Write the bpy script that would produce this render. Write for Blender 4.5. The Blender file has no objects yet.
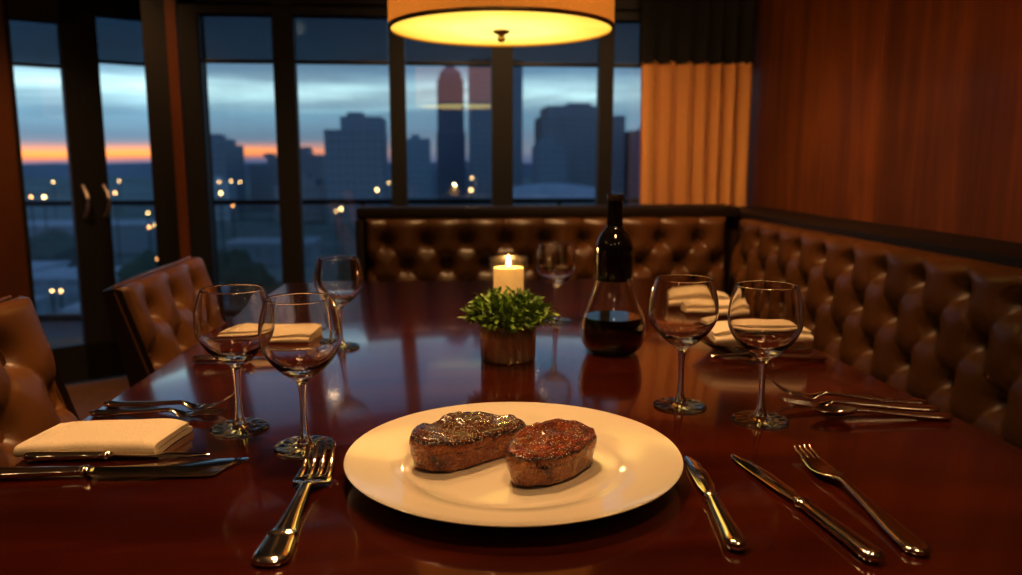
import bpy, bmesh, math, random
from mathutils import Vector, Matrix, noise
random.seed(7)
PI = math.pi
C = bpy.context.scene.collection
sc = bpy.context.scene

# ------------------------------------------------------------------ materials
def lin(r, g, b):
    f = lambda c: (c/255/12.92) if c/255 <= .04045 else ((c/255+.055)/1.055)**2.4
    return (f(r), f(g), f(b), 1)

class NT:
    def __init__(s, name):
        s.m = bpy.data.materials.new(name); s.m.use_nodes = True
        s.t = s.m.node_tree; s.t.nodes.clear()
        s.out = s.n('ShaderNodeOutputMaterial')
    def n(s, typ, **kw):
        nd = s.t.nodes.new(typ)
        for k, v in kw.items():
            if k in nd.inputs: nd.inputs[k].default_value = v
            else: setattr(nd, k, v)
        return nd
    def l(s, a, b): s.t.links.new(a, b)
    def coord(s, scale=(1, 1, 1), kind='Object'):
        tc = s.n('ShaderNodeTexCoord'); mp = s.n('ShaderNodeMapping')
        mp.inputs['Scale'].default_value = scale
        s.l(tc.outputs[kind], mp.inputs['Vector']); return mp.outputs[0]
    def noise(s, vec, scale, detail=4, rough=.55, dist=0):
        nd = s.n('ShaderNodeTexNoise', Scale=scale, Detail=detail, Roughness=rough, Distortion=dist)
        s.l(vec, nd.inputs['Vector']); return nd.outputs['Fac']
    def ramp(s, fac, stops):
        r = s.n('ShaderNodeValToRGB'); cr = r.color_ramp
        while len(cr.elements) < len(stops): cr.elements.new(.5)
        for e, (p, c) in zip(cr.elements, stops):
            e.position = p; e.color = c if len(c) == 4 else (*c, 1)
        s.l(fac, r.inputs[0]); return r.outputs['Color']
    def bump(s, h, strength=.2, dist=.01):
        b = s.n('ShaderNodeBump', Strength=strength, Distance=dist)
        s.l(h, b.inputs['Height']); return b.outputs[0]
    def pr(s, **kw):
        p = s.n('ShaderNodeBsdfPrincipled')
        for k, v in kw.items():
            k = k.replace('_', ' ')
            if isinstance(v, bpy.types.NodeSocket): s.l(v, p.inputs[k])
            else: p.inputs[k].default_value = v
        s.l(p.outputs[0], s.out.inputs[0]); return p

def simple(name, col, rough=.5, metal=0., nscale=60, var=.12, bump=0., **kw):
    t = NT(name); v = t.coord()
    f = t.noise(v, nscale)
    c0 = tuple(x*(1-var) for x in col[:3]); c1 = tuple(min(1, x*(1+var)) for x in col[:3])
    c = t.ramp(f, [(.3, c0), (.7, c1)])
    a = dict(Base_Color=c, Roughness=rough, Metallic=metal); a.update(kw)
    if bump: a['Normal'] = t.bump(f, bump, .002)
    t.pr(**a); return t.m

def wood(name, stops, scale, rough=.3, coat=0., bump=.05, big=1.2, **kw):
    t = NT(name); v = t.coord(scale)
    f1 = t.noise(v, 6, 8, .65, .6); f2 = t.noise(v, 28, 4, .6, .2)
    v2 = t.coord(); f3 = t.noise(v2, big, 3, .5)
    m = t.n('ShaderNodeMath', operation='MULTIPLY_ADD'); t.l(f2, m.inputs[0]); m.inputs[1].default_value = .3; t.l(f1, m.inputs[2])
    m2 = t.n('ShaderNodeMath', operation='MULTIPLY_ADD'); t.l(f3, m2.inputs[0]); m2.inputs[1].default_value = .55; t.l(m.outputs[0], m2.inputs[2])
    m3 = t.n('ShaderNodeMath', operation='MULTIPLY'); t.l(m2.outputs[0], m3.inputs[0]); m3.inputs[1].default_value = .54
    c = t.ramp(m3.outputs[0], stops)
    t.pr(Base_Color=c, Roughness=rough, Coat_Weight=coat, Coat_Roughness=.06, Normal=t.bump(f2, bump, .002), **kw)
    return t.m

def leather(name, c0, c1, rough=.36, coat=.0):
    t = NT(name); v = t.coord()
    f = t.noise(v, 5, 3); n2 = t.n('ShaderNodeTexVoronoi', Scale=420.0); t.l(v, n2.inputs['Vector'])
    n3 = t.noise(v, 55, 4, .6)
    add = t.n('ShaderNodeMath', operation='ADD'); t.l(n2.outputs['Distance'], add.inputs[0]); t.l(n3, add.inputs[1])
    t.pr(Base_Color=t.ramp(f, [(.3, c0), (.7, c1)]), Roughness=rough, Normal=t.bump(add.outputs[0], .16, .0012), Specular_IOR_Level=.55, Coat_Weight=coat, Coat_Roughness=.25)
    return t.m

def emit(name, col, st):
    t = NT(name); e = t.n('ShaderNodeEmission', Strength=st); e.inputs['Color'].default_value = col
    t.l(e.outputs[0], t.out.inputs[0]); return t.m

def pane_glass(name, refl=.06, tint=(.92, .95, .97), edge=.9, rough=.0):
    # thin sheet: straight-through light plus an angle-dependent mirror
    t = NT(name)
    tr = t.n('ShaderNodeBsdfTransparent'); tr.inputs[0].default_value = (*tint, 1)
    gl = t.n('ShaderNodeBsdfGlossy', Roughness=rough)
    lw = t.n('ShaderNodeLayerWeight', Blend=.12)
    mr = t.n('ShaderNodeMapRange'); t.l(lw.outputs['Facing'], mr.inputs[0]); 
    pw = t.n('ShaderNodeMath', operation='POWER'); t.l(lw.outputs['Facing'], pw.inputs[0]); pw.inputs[1].default_value = 3
    t.l(pw.outputs[0], mr.inputs[0]); mr.inputs[3].default_value = refl; mr.inputs[4].default_value = edge
    mx = t.n('ShaderNodeMixShader'); t.l(mr.outputs[0], mx.inputs[0]); t.l(tr.outputs[0], mx.inputs[1]); t.l(gl.outputs[0], mx.inputs[2])
    t.l(mx.outputs[0], t.out.inputs[0]); return t.m

M = {}
M['table'] = wood('mahogany_table', [(.32, (.018, .0022, .0008)), (.5, (.050, .0055, .0015)), (.68, (.105, .0125, .0030))], (.25, 2.2, 1), rough=.14, coat=.55, bump=.02)
M['panel'] = wood('mahogany_wall', [(.30, (.040, .0095, .0020)), (.5, (.15, .038, .006)), (.72, (.34, .100, .014))], (1, 1.6, .10), rough=.52, coat=.03, big=2.4, Specular_IOR_Level=.35)
M['dark_wood'] = wood('ebony_frame', [(.3, (.006, .0035, .002)), (.7, (.018, .010, .006))], (1, 1, .2), rough=.35)
M['rail_wood'] = wood('bench_rail', [(.3, (.006, .0026, .0013)), (.7, (.020, .008, .0038))], (.3, .3, 1), rough=.6, Specular_IOR_Level=.25)
M['jamb_wood'] = wood('jamb_wood', [(.3, (.09, .026, .006)), (.7, (.17, .052, .013))], (1, 1, .15), rough=.35)
M['floor'] = wood('oak_floor', [(.3, (.10, .045, .018)), (.7, (.24, .115, .048))], (6, .5, 1), rough=.5)
M['ceiling'] = simple('warm_ceiling', (.26, .19, .13), .8)
M['bench'] = leather('bench_leather', (.066, .0245, .0058, 1), (.112, .041, .0095, 1), .30)
M['chair'] = leather('chair_leather', (.115, .042, .010, 1), (.18, .068, .016, 1), .31)
M['chair_back'] = leather('chair_back_leather', (.016, .008, .004, 1), (.024, .012, .006, 1), .4)
M['frame'] = simple('window_frame_paint', (.0065, .0042, .003), .5, nscale=20)
M['pane'] = pane_glass('window_pane_glass', .19, (.93, .96, .98))
M['door_pane'] = pane_glass('door_pane_glass', .04, (.90, .93, .95))
M['rail_metal'] = simple('railing_metal', (.03, .034, .04), .4, .6)
M['deck'] = simple('balcony_deck', (.15, .16, .18), .7, nscale=8)
M['steel'] = simple('polished_cutlery_steel', (.82, .75, .64), .11, 1., nscale=90, var=.05)
M['handle_metal'] = simple('door_handle_metal', (.34, .30, .30), .45, .7)
M['china'] = simple('cream_china', (.80, .70, .54), .12, nscale=12, var=.02, Coat_Weight=.4)
M['linen'] = simple('napkin_linen', (.74, .60, .43), .85, nscale=500, var=.08, bump=.25)
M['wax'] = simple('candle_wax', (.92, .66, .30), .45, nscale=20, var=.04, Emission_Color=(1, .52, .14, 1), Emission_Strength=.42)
M['flame'] = emit('candle_flame', (1, .62, .18, 1), 14)
M['wick'] = simple('candle_wick', (.02, .015, .01), .9)
M['thin_glass'] = pane_glass('thin_candle_glass', .08, (.95, .94, .92), .95)
M['decanter_glass'] = pane_glass('decanter_glass', .10, (.90, .87, .82), .9)
M['candle_glass'] = pane_glass('candle_glass', .10, (.95, .94, .92), .95, .28)
M['wine'] = simple('red_wine', (.006, .0012, .0016), .04, nscale=4, Coat_Weight=.3)
M['bottle'] = simple('black_bottle_glass', (.006, .004, .003), .06, nscale=5, Coat_Weight=.6)
M['cap_ring'] = simple('bottle_lip', (.03, .018, .012), .12)
M['button'] = leather('button_leather', (.03, .013, .005, 1), (.05, .022, .008, 1), .35)
M['stem_green'] = simple('plant_stem', (.03, .06, .012), .7)
M['soil'] = simple('pot_soil', (.02, .012, .006), .95)

t = NT('clear_crystal'); g = t.n('ShaderNodeBsdfGlass', Roughness=0., IOR=1.48); g.inputs[0].default_value = (.985, .975, .955, 1)
t.l(g.outputs[0], t.out.inputs[0]); M['crystal'] = t.m

t = NT('leaf_green'); v = t.coord(); oi = t.n('ShaderNodeTexNoise', Scale=45.0); t.l(v, oi.inputs['Vector'])
col = t.ramp(oi.outputs['Fac'], [(.3, (.05, .11, .010)), (.55, (.20, .33, .028)), (.75, (.42, .55, .06))])
p = t.pr(Base_Color=col, Roughness=.45, Subsurface_Weight=.0); M['leaf'] = t.m

t = NT('bronze_pot'); v = t.coord((1, 1, .15)); f = t.noise(v, 70, 3, .6); f2 = t.noise(t.coord(), 25)
t.pr(Base_Color=t.ramp(f2, [(.3, (.52, .32, .15)), (.7, (.86, .62, .36))]), Metallic=.75, Roughness=.24, Normal=t.bump(f, .8, .006)); M['pot'] = t.m

# seared steak: dark crust on top with salt specks, browned fatty sides
def steak_mat(name, top0, top1, side0, side1):
    t = NT(name); v = t.coord()
    geo = t.n('ShaderNodeNewGeometry'); sx = t.n('ShaderNodeSeparateXYZ'); t.l(geo.outputs['Normal'], sx.inputs[0])
    f = t.noise(v, 70, 6, .7, .5); fb = t.noise(v, 32, 5, .65, 1.2)
    top = t.ramp(f, [(.35, top0), (.65, top1)]); side = t.ramp(fb, [(.32, (.035, .008, .003)), (.46, side0), (.68, side1)])
    nz = t.n('ShaderNodeMath', operation='MULTIPLY_ADD'); t.l(fb, nz.inputs[0]); nz.inputs[1].default_value = .5; t.l(sx.outputs['Z'], nz.inputs[2])
    mask = t.ramp(nz.outputs[0], [(.56, (0, 0, 0)), (.80, (1, 1, 1))])
    m1 = t.n('ShaderNodeMix', data_type='RGBA'); t.l(mask, m1.inputs[0]); t.l(side, m1.inputs[6]); t.l(top, m1.inputs[7])
    # charred rim between top and side
    rim = t.ramp(nz.outputs[0], [(.42, (0, 0, 0)), (.62, (1, 1, 1)), (.78, (1, 1, 1)), (.98, (0, 0, 0))])
    m2 = t.n('ShaderNodeMix', data_type='RGBA'); sc_ = t.n('ShaderNodeMath', operation='MULTIPLY'); t.l(rim, sc_.inputs[0]); sc_.inputs[1].default_value = .85
    t.l(sc_.outputs[0], m2.inputs[0]); t.l(m1.outputs[2], m2.inputs[6]); m2.inputs[7].default_value = (.012, .004, .002, 1)
    vo = t.n('ShaderNodeTexVoronoi', Scale=360.0); t.l(v, vo.inputs['Vector'])
    sp = t.ramp(vo.outputs['Distance'], [(.20, (1, 1, 1)), (.30, (0, 0, 0))])
    pn = t.noise(v, 60, 2); pm = t.ramp(pn, [(.34, (0, 0, 0)), (.52, (1, 1, 1))])
    mm = t.n('ShaderNodeMath', operation='MULTIPLY'); t.l(sp, mm.inputs[0]); t.l(pm, mm.inputs[1])
    mm2 = t.n('ShaderNodeMath', operation='MULTIPLY'); t.l(mm.outputs[0], mm2.inputs[0]); t.l(mask, mm2.inputs[1])
    mm3 = t.n('ShaderNodeMath', operation='MULTIPLY'); t.l(mm2.outputs[0], mm3.inputs[0]); mm3.inputs[1].default_value = .9
    m3 = t.n('ShaderNodeMix', data_type='RGBA'); t.l(mm3.outputs[0], m3.inputs[0]); t.l(m2.outputs[2], m3.inputs[6]); m3.inputs[7].default_value = (.95, .74, .50, 1)
    hb = t.n('ShaderNodeMath', operation='ADD'); t.l(f, hb.inputs[0]); t.l(vo.outputs['Distance'], hb.inputs[1])
    t.pr(Base_Color=m3.outputs[2], Roughness=.27, Normal=t.bump(hb.outputs[0], 1.0, .004), Coat_Weight=.7, Coat_Roughness=.15)
    return t.m
M['steak_a'] = steak_mat('seared_steak', (.030, .008, .0035), (.20, .048, .016), (.34, .080, .016), (.60, .23, .06))
M['steak_b'] = steak_mat('glazed_steak', (.09, .012, .003), (.42, .070, .012), (.42, .13, .03), (.68, .34, .11))

# curtain
t = NT('cream_curtain'); v = t.coord(); f = t.noise(v, 300, 2)
d = t.n('ShaderNodeBsdfDiffuse'); t.l(t.ramp(f, [(.3, (.70, .35, .11)), (.7, (.78, .41, .14))]), d.inputs[0])
tl = t.n('ShaderNodeBsdfTranslucent'); tl.inputs[0].default_value = (.5, .33, .18, 1)
mx = t.n('ShaderNodeMixShader'); mx.inputs[0].default_value = .25; t.l(d.outputs[0], mx.inputs[1]); t.l(tl.outputs[0], mx.inputs[2]); t.l(mx.outputs[0], t.out.inputs[0])
M['curtain'] = t.m
M['dark_band'] = simple('black_curtain_band', (.006, .004, .003), .95, nscale=200)
# roller blind screen fabric
t = NT('screen_blind'); v = t.coord(); f = t.noise(v, 200, 2)
d = t.n('ShaderNodeBsdfDiffuse'); t.l(t.ramp(f, [(.3, (.03, .035, .045)), (.7, (.05, .055, .065))]), d.inputs[0])
tr = t.n('ShaderNodeBsdfTransparent'); tr.inputs[0].default_value = (.60, .66, .72, 1)
mx = t.n('ShaderNodeMixShader'); mx.inputs[0].default_value = .50; t.l(d.outputs[0], mx.inputs[1]); t.l(tr.outputs[0], mx.inputs[2]); t.l(mx.outputs[0], t.out.inputs[0])
M['blind'] = t.m
# lamp
t = NT('lamp_diffuser'); tc = t.n('ShaderNodeTexCoord')
ln = t.n('ShaderNodeVectorMath', operation='LENGTH'); t.l(tc.outputs['Object'], ln.inputs[0])
nz = t.noise(t.coord(), 7, 1)
am = t.n('ShaderNodeMath', operation='MULTIPLY_ADD'); t.l(nz, am.inputs[0]); am.inputs[1].default_value = .12; t.l(ln.outputs['Value'], am.inputs[2])
c = t.ramp(am.outputs[0], [(.05, (1.0, .80, .22)), (.17, (1.0, .82, .25)), (.27, (1.0, .70, .13)), (.35, (.98, .52, .055))])
e = t.n('ShaderNodeEmission', Strength=1.12); t.l(c, e.inputs[0]); t.l(e.outputs[0], t.out.inputs[0]); M['diffuser'] = t.m
t = NT('lamp_shade_fabric'); v = t.coord((1, 1, 1)); f = t.noise(v, 250, 2)
c = t.ramp(f, [(.3, (.58, .185, .020)), (.7, (.68, .235, .03))])
t.pr(Base_Color=c, Roughness=.8, Emission_Color=c, Emission_Strength=.48); M['shade'] = t.m
M['brass'] = simple('aged_brass', (.55, .33, .12), .3, 1.)

# city: evening haze is mixed into the facade colours, bluer and lighter
def facade(name, col, lit=.05, sx=.35, sz=.3):
    t = NT(name); v = t.coord((sx, sx, sz))
    br = t.n('ShaderNodeTexVoronoi', Scale=1.0, distance='CHEBYCHEV'); br.inputs['Randomness'].default_value = 0
    t.l(v, br.inputs['Vector'])
    win = t.ramp(br.outputs['Distance'], [(.30, (1, 1, 1)), (.34, (0, 0, 0))])
    sel = t.ramp(br.outputs['Color'], [(1-lit-.001, (0, 0, 0)), (1-lit, (1, 1, 1))])
    mm = t.n('ShaderNodeMath', operation='MULTIPLY'); t.l(win, mm.inputs[0]); t.l(sel, mm.inputs[1])
    mc = t.n('ShaderNodeMix', data_type='RGBA'); t.l(win, mc.inputs[0]); mc.inputs[6].default_value = (*col, 1); mc.inputs[7].default_value = (*[c*.8 for c in col], 1)
    em = t.n('ShaderNodeMath', operation='MULTIPLY'); t.l(mm.outputs[0], em.inputs[0]); em.inputs[1].default_value = .55
    t.pr(Base_Color=mc.outputs[2], Roughness=.6, Emission_Color=(1, .6, .25, 1), Emission_Strength=em.outputs[0])
    return t.m
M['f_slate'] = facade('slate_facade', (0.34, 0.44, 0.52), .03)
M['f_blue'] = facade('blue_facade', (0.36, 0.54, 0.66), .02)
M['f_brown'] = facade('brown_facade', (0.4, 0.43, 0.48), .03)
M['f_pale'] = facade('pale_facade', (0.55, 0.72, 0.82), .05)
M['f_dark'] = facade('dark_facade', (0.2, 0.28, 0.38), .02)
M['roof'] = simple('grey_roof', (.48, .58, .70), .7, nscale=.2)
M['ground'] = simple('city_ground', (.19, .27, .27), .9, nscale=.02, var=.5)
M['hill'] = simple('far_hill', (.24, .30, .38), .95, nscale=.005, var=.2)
M['tree'] = simple('dusk_tree', (.085, .135, .10), .9, nscale=1.)
M['trunk'] = simple('tree_trunk', (.05, .035, .025), .9)
M['lantern'] = emit('street_lantern', (1, .60, .22, 1), 12)
M['lantern2'] = emit('street_lantern_orange', (1, .42, .14, 1), 9)
M['lit'] = emit('lit_window', (1, .72, .3, 1), 2.2)

# ------------------------------------------------------------------ mesh tools
class MB:
    def __init__(s): s.v = []; s.f = []
    def add(s, vs, fs):
        o = len(s.v); s.v += [tuple(v) for v in vs]; s.f += [tuple(i+o for i in f) for f in fs]; return s
    def box(s, x0, x1, y0, y1, z0, z1):
        vs = [(x, y, z) for z in (z0, z1) for y in (y0, y1) for x in (x0, x1)]
        return s.add(vs, [(0, 2, 3, 1), (4, 5, 7, 6), (0, 1, 5, 4), (2, 6, 7, 3), (0, 4, 6, 2), (1, 3, 7, 5)])
    def rbox(s, x0, x1, y0, y1, z0, z1, r=.003, seg=2):
        bm = bmesh.new(); bmesh.ops.create_cube(bm, size=1)
        for v in bm.verts:
            v.co = ((x0+x1)/2+v.co.x*(x1-x0), (y0+y1)/2+v.co.y*(y1-y0), (z0+z1)/2+v.co.z*(z1-z0))
        bmesh.ops.bevel(bm, geom=bm.edges[:], offset=r, segments=seg, affect='EDGES', profile=.5)
        bm.verts.index_update(); s.add([v.co[:] for v in bm.verts], [[v.index for v in f.verts] for f in bm.faces]); bm.free(); return s
    def prism(s, pts, z0, z1, top_inset=0):
        n = len(pts); cx = sum(p[0] for p in pts)/n; cy = sum(p[1] for p in pts)/n
        vs = [(x, y, z0) for x, y in pts] + [(x, y, z1-top_inset) for x, y in pts]
        fs = [(i, (i+1) % n, n+(i+1) % n, n+i) for i in range(n)] + [tuple(range(n-1, -1, -1))]
        if top_inset:
            vs += [(cx+(x-cx)*(1-2*top_inset/max(.01, math.hypot(x-cx, y-cy))), cy+(y-cy)*(1-2*top_inset/max(.01, math.hypot(x-cx, y-cy))), z1) for x, y in pts]
            fs += [(n+i, n+(i+1) % n, 2*n+(i+1) % n, 2*n+i) for i in range(n)] + [tuple(range(2*n, 3*n))]
        else: fs.append(tuple(range(n, 2*n)))
        return s.add(vs, fs)
    def lathe(s, prof, seg=48, cx=0, cy=0, cz=0, cap0=False, cap1=False, sx=1, sy=1):
        n = len(prof); vs = []; fs = []
        for r, z in prof:
            for k in range(seg):
                a = 2*PI*k/seg; vs.append((cx+r*math.cos(a)*sx, cy+r*math.sin(a)*sy, cz+z))
        for i in range(n-1):
            for k in range(seg):
                k2 = (k+1) % seg; fs.append((i*seg+k, i*seg+k2, (i+1)*seg+k2, (i+1)*seg+k))
        if cap0: fs.append(tuple(range(seg-1, -1, -1)))
        if cap1: fs.append(tuple((n-1)*seg+k for k in range(seg)))
        return s.add(vs, fs)
    def tube(s, pts, r, seg=10):
        pts = [Vector(p) for p in pts]; rs = r if isinstance(r, (list, tuple)) else [r]*len(pts)
        vs = []; fs = []; up = Vector((0, 0, 1))
        for i, p in enumerate(pts):
            d = (pts[min(i+1, len(pts)-1)]-pts[max(i-1, 0)]).normalized()
            a = d.cross(up)
            if a.length < .05: a = d.cross(Vector((0, 1, 0)))
            a.normalize(); b = d.cross(a)
            for k in range(seg):
                t = 2*PI*k/seg; vs.append(p+(a*math.cos(t)+b*math.sin(t))*rs[i])
        for i in range(len(pts)-1):
            for k in range(seg):
                k2 = (k+1) % seg; fs.append((i*seg+k, i*seg+k2, (i+1)*seg+k2, (i+1)*seg+k))
        fs.append(tuple(range(seg-1, -1, -1))); fs.append(tuple((len(pts)-1)*seg+k for k in range(seg)))
        return s.add(vs, fs)
    def strap(s, secs, seg=12, pw=.8):
        # secs: (y, half width, half thickness, z centre, x centre)
        n = len(secs); vs = []; fs = []
        for y, w, h, z, x in secs:
            for k in range(seg):
                a = 2*PI*k/seg; ca, sa = math.cos(a), math.sin(a)
                vs.append((x+w*math.copysign(abs(ca)**pw, ca), y, z+h*math.copysign(abs(sa)**pw, sa)))
        for i in range(n-1):
            for k in range(seg):
                k2 = (k+1) % seg; fs.append((i*seg+k, (i+1)*seg+k, (i+1)*seg+k2, i*seg+k2))
        fs.append(tuple(range(seg))); fs.append(tuple((n-1)*seg+k for k in range(seg-1, -1, -1)))
        return s.add(vs, fs)
    def grid(s, nu, nv, fn):
        vs = [fn(i/(nu-1), j/(nv-1)) for j in range(nv) for i in range(nu)]
        fs = [(j*nu+i, j*nu+i+1, (j+1)*nu+i+1, (j+1)*nu+i) for j in range(nv-1) for i in range(nu-1)]
        return s.add(vs, fs)
    def mesh(s, name, mat, smooth=True, angle=40):
        me = bpy.data.meshes.new(name); me.from_pydata(s.v, [], s.f); me.validate()
        bm = bmesh.new(); bm.from_mesh(me); bmesh.ops.recalc_face_normals(bm, faces=bm.faces[:]); bm.to_mesh(me); bm.free()
        if smooth:
            me.shade_smooth()
            if angle: me.set_sharp_from_angle(angle=math.radians(angle))
        if mat: me.materials.append(M[mat])
        return me
    def build(s, name, mat, parent=None, smooth=True, angle=40):
        o = bpy.data.objects.new(name, s.mesh(name, mat, smooth, angle)); C.objects.link(o)
        if parent: o.parent = parent
        return o

def tag(o, label=None, cat=None, group=None, kind=None):
    if label: o['label'] = label
    if cat: o['category'] = cat
    if group: o['group'] = group
    if kind: o['kind'] = kind
    return o
def thing(name, label, cat, loc=(0, 0, 0), rz=0, group=None):
    o = bpy.data.objects.new(name, None); C.objects.link(o); o.empty_display_size = .05
    o.location = loc; o.rotation_euler = (0, 0, rz); return tag(o, label, cat, group)
def kids(o): return [c for c in bpy.data.objects if c.parent == o]
def dup(root, loc, rz, label, group=None):
    r = root.copy(); C.objects.link(r); r.location = loc; r.rotation_euler = (0, 0, rz); r['label'] = label
    if group: r['group'] = group
    for ch in kids(root):
        c = ch.copy(); C.objects.link(c); c.parent = r
        for gch in kids(ch):
            d = gch.copy(); C.objects.link(d); d.parent = c
    return r
def struct(name, mb, mat, parent=None, smooth=False):
    o = mb.build(name, mat, parent, smooth)
    if parent is None: o['kind'] = 'structure'
    return o

# ------------------------------------------------------------------ room shell
WX, WY, CZ = 1.374, 3.5, 2.45
struct('floor', MB().box(-2.7, WX, -2.6, 5.0, -.05, 0), 'floor')
struct('ceiling', MB().box(-2.75, WX+.15, -2.65, 5.0, CZ, CZ+.08), 'ceiling')
wr = struct('wall_right', MB().box(WX+.012, WX+.15, -2.6, WY+.2, 0, CZ), 'panel')
ys = [-2.6, -1.5, -.35, .85, 2.43, WY]
for a, b in zip(ys[:-1], ys[1:]):
    MB().rbox(WX, WX+.013, a+.003, b-.003, .02, CZ-.01, .002).build('panel_board', 'panel', wr)
struct('wall_front', MB().box(-2.7, WX, -2.7, -2.6, 0, CZ), 'panel')
struct('wall_left', MB().box(-2.8, -2.7, -2.6, 3.9, 0, CZ), 'panel')
# back wall: header over the windows, and the recessed door wall (slightly angled)
struct('wall_back', MB().box(-1.03, WX, WY-.03, WY+.09, 1.69, CZ), 'frame')
DW0, DW1 = Vector((-1.93, 3.83)), Vector((-1.20, 4.30))       # line of the doors
DW0, DW1 = DW0, DW0+(DW1-DW0).normalized()*.71       # ends of the door opening
dd = (DW1-DW0).normalized(); dn = Vector((dd.y, -dd.x))       # along the doors / into the room
def dpt(s, d=0): return DW0+dd*s+dn*d
def dbox(mb, s0, s1, z0, z1, d0=-.03, d1=.03):
    pts = [dpt(s0, d0), dpt(s1, d0), dpt(s1, d1), dpt(s0, d1)]
    return mb.prism([(p.x, p.y) for p in pts], z0, z1)
struct('wall_back_left', dbox(MB(), -.92, .044, 0, CZ, -.05, .06), 'jamb_wood')
LD = (DW1-DW0).length
struct('wall_back_lintel', dbox(MB(), -.02, LD+.05, 1.795, CZ, -.05, .05), 'frame')
# corner between doors and windows: black post, wood strip, black post
struct('trim_1', dbox(MB(), LD, LD+.19, 0, CZ, -.06, .06), 'frame')
struct('trim_2', MB().box(-1.078, -1.036, WY-.035, WY+.05, 0, CZ), 'jamb_wood')
struct('trim_3', MB().box(-1.030, -.958, WY-.03, WY+.03, 0, CZ), 'frame')
struct('trim_4', MB().prism([(-1.2, WY+.05), (-1.06, WY+.05), (-1.225, 4.40), (-1.28, 4.40)], 0, CZ), 'frame')

# windows: frame, glass; frames share mullions
mull = [-.957, -.66, -.58, -.187, -.128, .245, .327, .708, .762, 1.374]
for i in range(5):
    x0, x1 = mull[2*i], mull[2*i+1]
    fr = MB()
    l = -.02 if i == 0 else (mull[2*i-1]+x0)/2 - x0
    r = .0 if i == 4 else (mull[2*i+2]-x1)/2
    fr.box(x0+l, x0+.004, WY-.02, WY+.035, 0, 1.70); fr.box(x1-.004, x1+r, WY-.02, WY+.035, 0, 1.70)
    fr.box(x0, x1, WY-.03, WY+.05, 1.655, 1.70); fr.box(x0, x1, WY-.03, WY+.05, 0, .06)
    w = struct('window_%d' % (i+1), fr, 'frame')
    MB().box(x0, x1, WY+.018, WY+.024, .05, 1.66).build('pane', 'pane', w, False)
    b = thing('roller_blind', 'dark screen blind over the top of the ' + ['narrow window pane beside the corner post', 'wide window pane left of the lamp', 'pane behind the left half of the lamp', 'pane behind the right half of the lamp', 'last pane partly behind the curtain'][i], 'blind', (0, 0, 0), 0, 'roller blinds along the windows')
    MB().box(x0+.006, x1-.006, WY-.004, WY-.002, 1.472, 1.655).build('blind_fabric', 'blind', b, False)
    MB().rbox(x0+.006, x1-.006, WY-.010, WY+.004, 1.462, 1.478, .003).build('bottom_bar', 'frame', b)

# two glazed door leaves
def door(n, s0, s1, hs, a, b_, zb, zt):
    fr = MB()
    dbox(fr, s0, s0+a, .01, 1.80); dbox(fr, s1-b_, s1, .01, 1.80); dbox(fr, s0, s1, zt, 1.80); dbox(fr, s0, s1, .01, .19)
    d = struct('door_%d' % n, fr, 'frame')
    dbox(MB(), s0+a, s1-b_, .18, zt+.005, -.004, .002).build('pane', 'door_pane', d, False)
    b = MB(); dbox(b, s0+a, s1-b_, zb+.01, zt+.005, .005, .008); b.build('blind_fabric', 'blind', d, False)
    b = MB(); dbox(b, s0+a, s1-b_, zb, zb+.015, .002, .014); b.build('bottom_bar', 'frame', d, False)
    pts = []
    for k in range(11):
        u = k/10; q = dpt(hs, .035+.04*math.sin(PI*u)); pts.append((q.x+(.012*math.sin(PI*u)), q.y, .80+.15*u))
    MB().tube(pts, .010, 8).build('door_handle', 'handle_metal', d)
door(1, .046, .336, .302, .020, .077, 1.484, 1.684)
door(2, .3365, LD, .392, .077, .066, 1.520, 1.735)

# curtain at the right end of the windows
cu = thing('curtain', 'pleated cream curtain with a black upper band beside the wood wall', 'curtain', (0, WY-.10, 0))
def curt(z0, z1, x0, x1, amp, nz_):
    def fn(u, v):
        z = z0+(z1-z0)*v
        ph = u*2*PI*7.2+.6*math.sin(u*9)
        w = math.sin(ph)
        y = amp*(w*.8+.25*math.sin(2.1*ph+1)) 
        sway = .02*(1-u)*(1-min(1, z/1.47))*1.0
        return (x0+sway+(x1-x0)*u+.006*math.sin(ph*2), y, z)
    return MB().grid(220, nz_, fn)
curt(.02, 1.478, .866, 1.364, .042, 30).build('curtain_panel', 'curtain', cu, True, 0)
curt(1.470, 2.30, .856, 1.366, .046, 12).build('upper_band', 'dark_band', cu, True, 0)  # upper stretch of the same pleats in a near-black colour
MB().tube([(.84, 0, 2.32), (1.385, 0, 2.32)], .012).build('curtain_rod', 'brass', cu)

# ------------------------------------------------------------------ tufted upholstery
def tuft(u, v, su, pv, v0, rows, T, rb=.0215):
    vlo = v0-(rows-1)*pv
    vv = min(max(v, vlo), v0)
    a = u/su+(vv-v0)/(2*pv); b = u/su-(vv-v0)/(2*pv)
    if rows % 2 == 0 and v < vlo: pass
    ia, ib = round(a), round(b)
    uc, vc = su*(ia+ib)/2, v0+pv*(ia-ib)
    d = math.hypot(u-uc, v-vc)
    for (ja, jb) in ((ia+1, ib), (ia-1, ib), (ia, ib+1), (ia, ib-1)):
        vcc = v0+pv*(ja-jb)
        if vlo-.001 <= vcc <= v0+.001: d = min(d, math.hypot(u-su*(ja+jb)/2, v-vcc))
    sa, sb = abs(math.sin(PI*a)), abs(math.sin(PI*b))
    pil = (sa*sb)**.5
    da, db = abs(a-ia), abs(b-ib)
    cr = math.exp(-(min(da, db)*su/.0045))
    pit = math.exp(-(d/rb)**2); pit2 = math.exp(-(d/(rb*2.1))**2)
    return T*(.22*pil-.13*cr-.90*pit-.42*pit2+.45)
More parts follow.
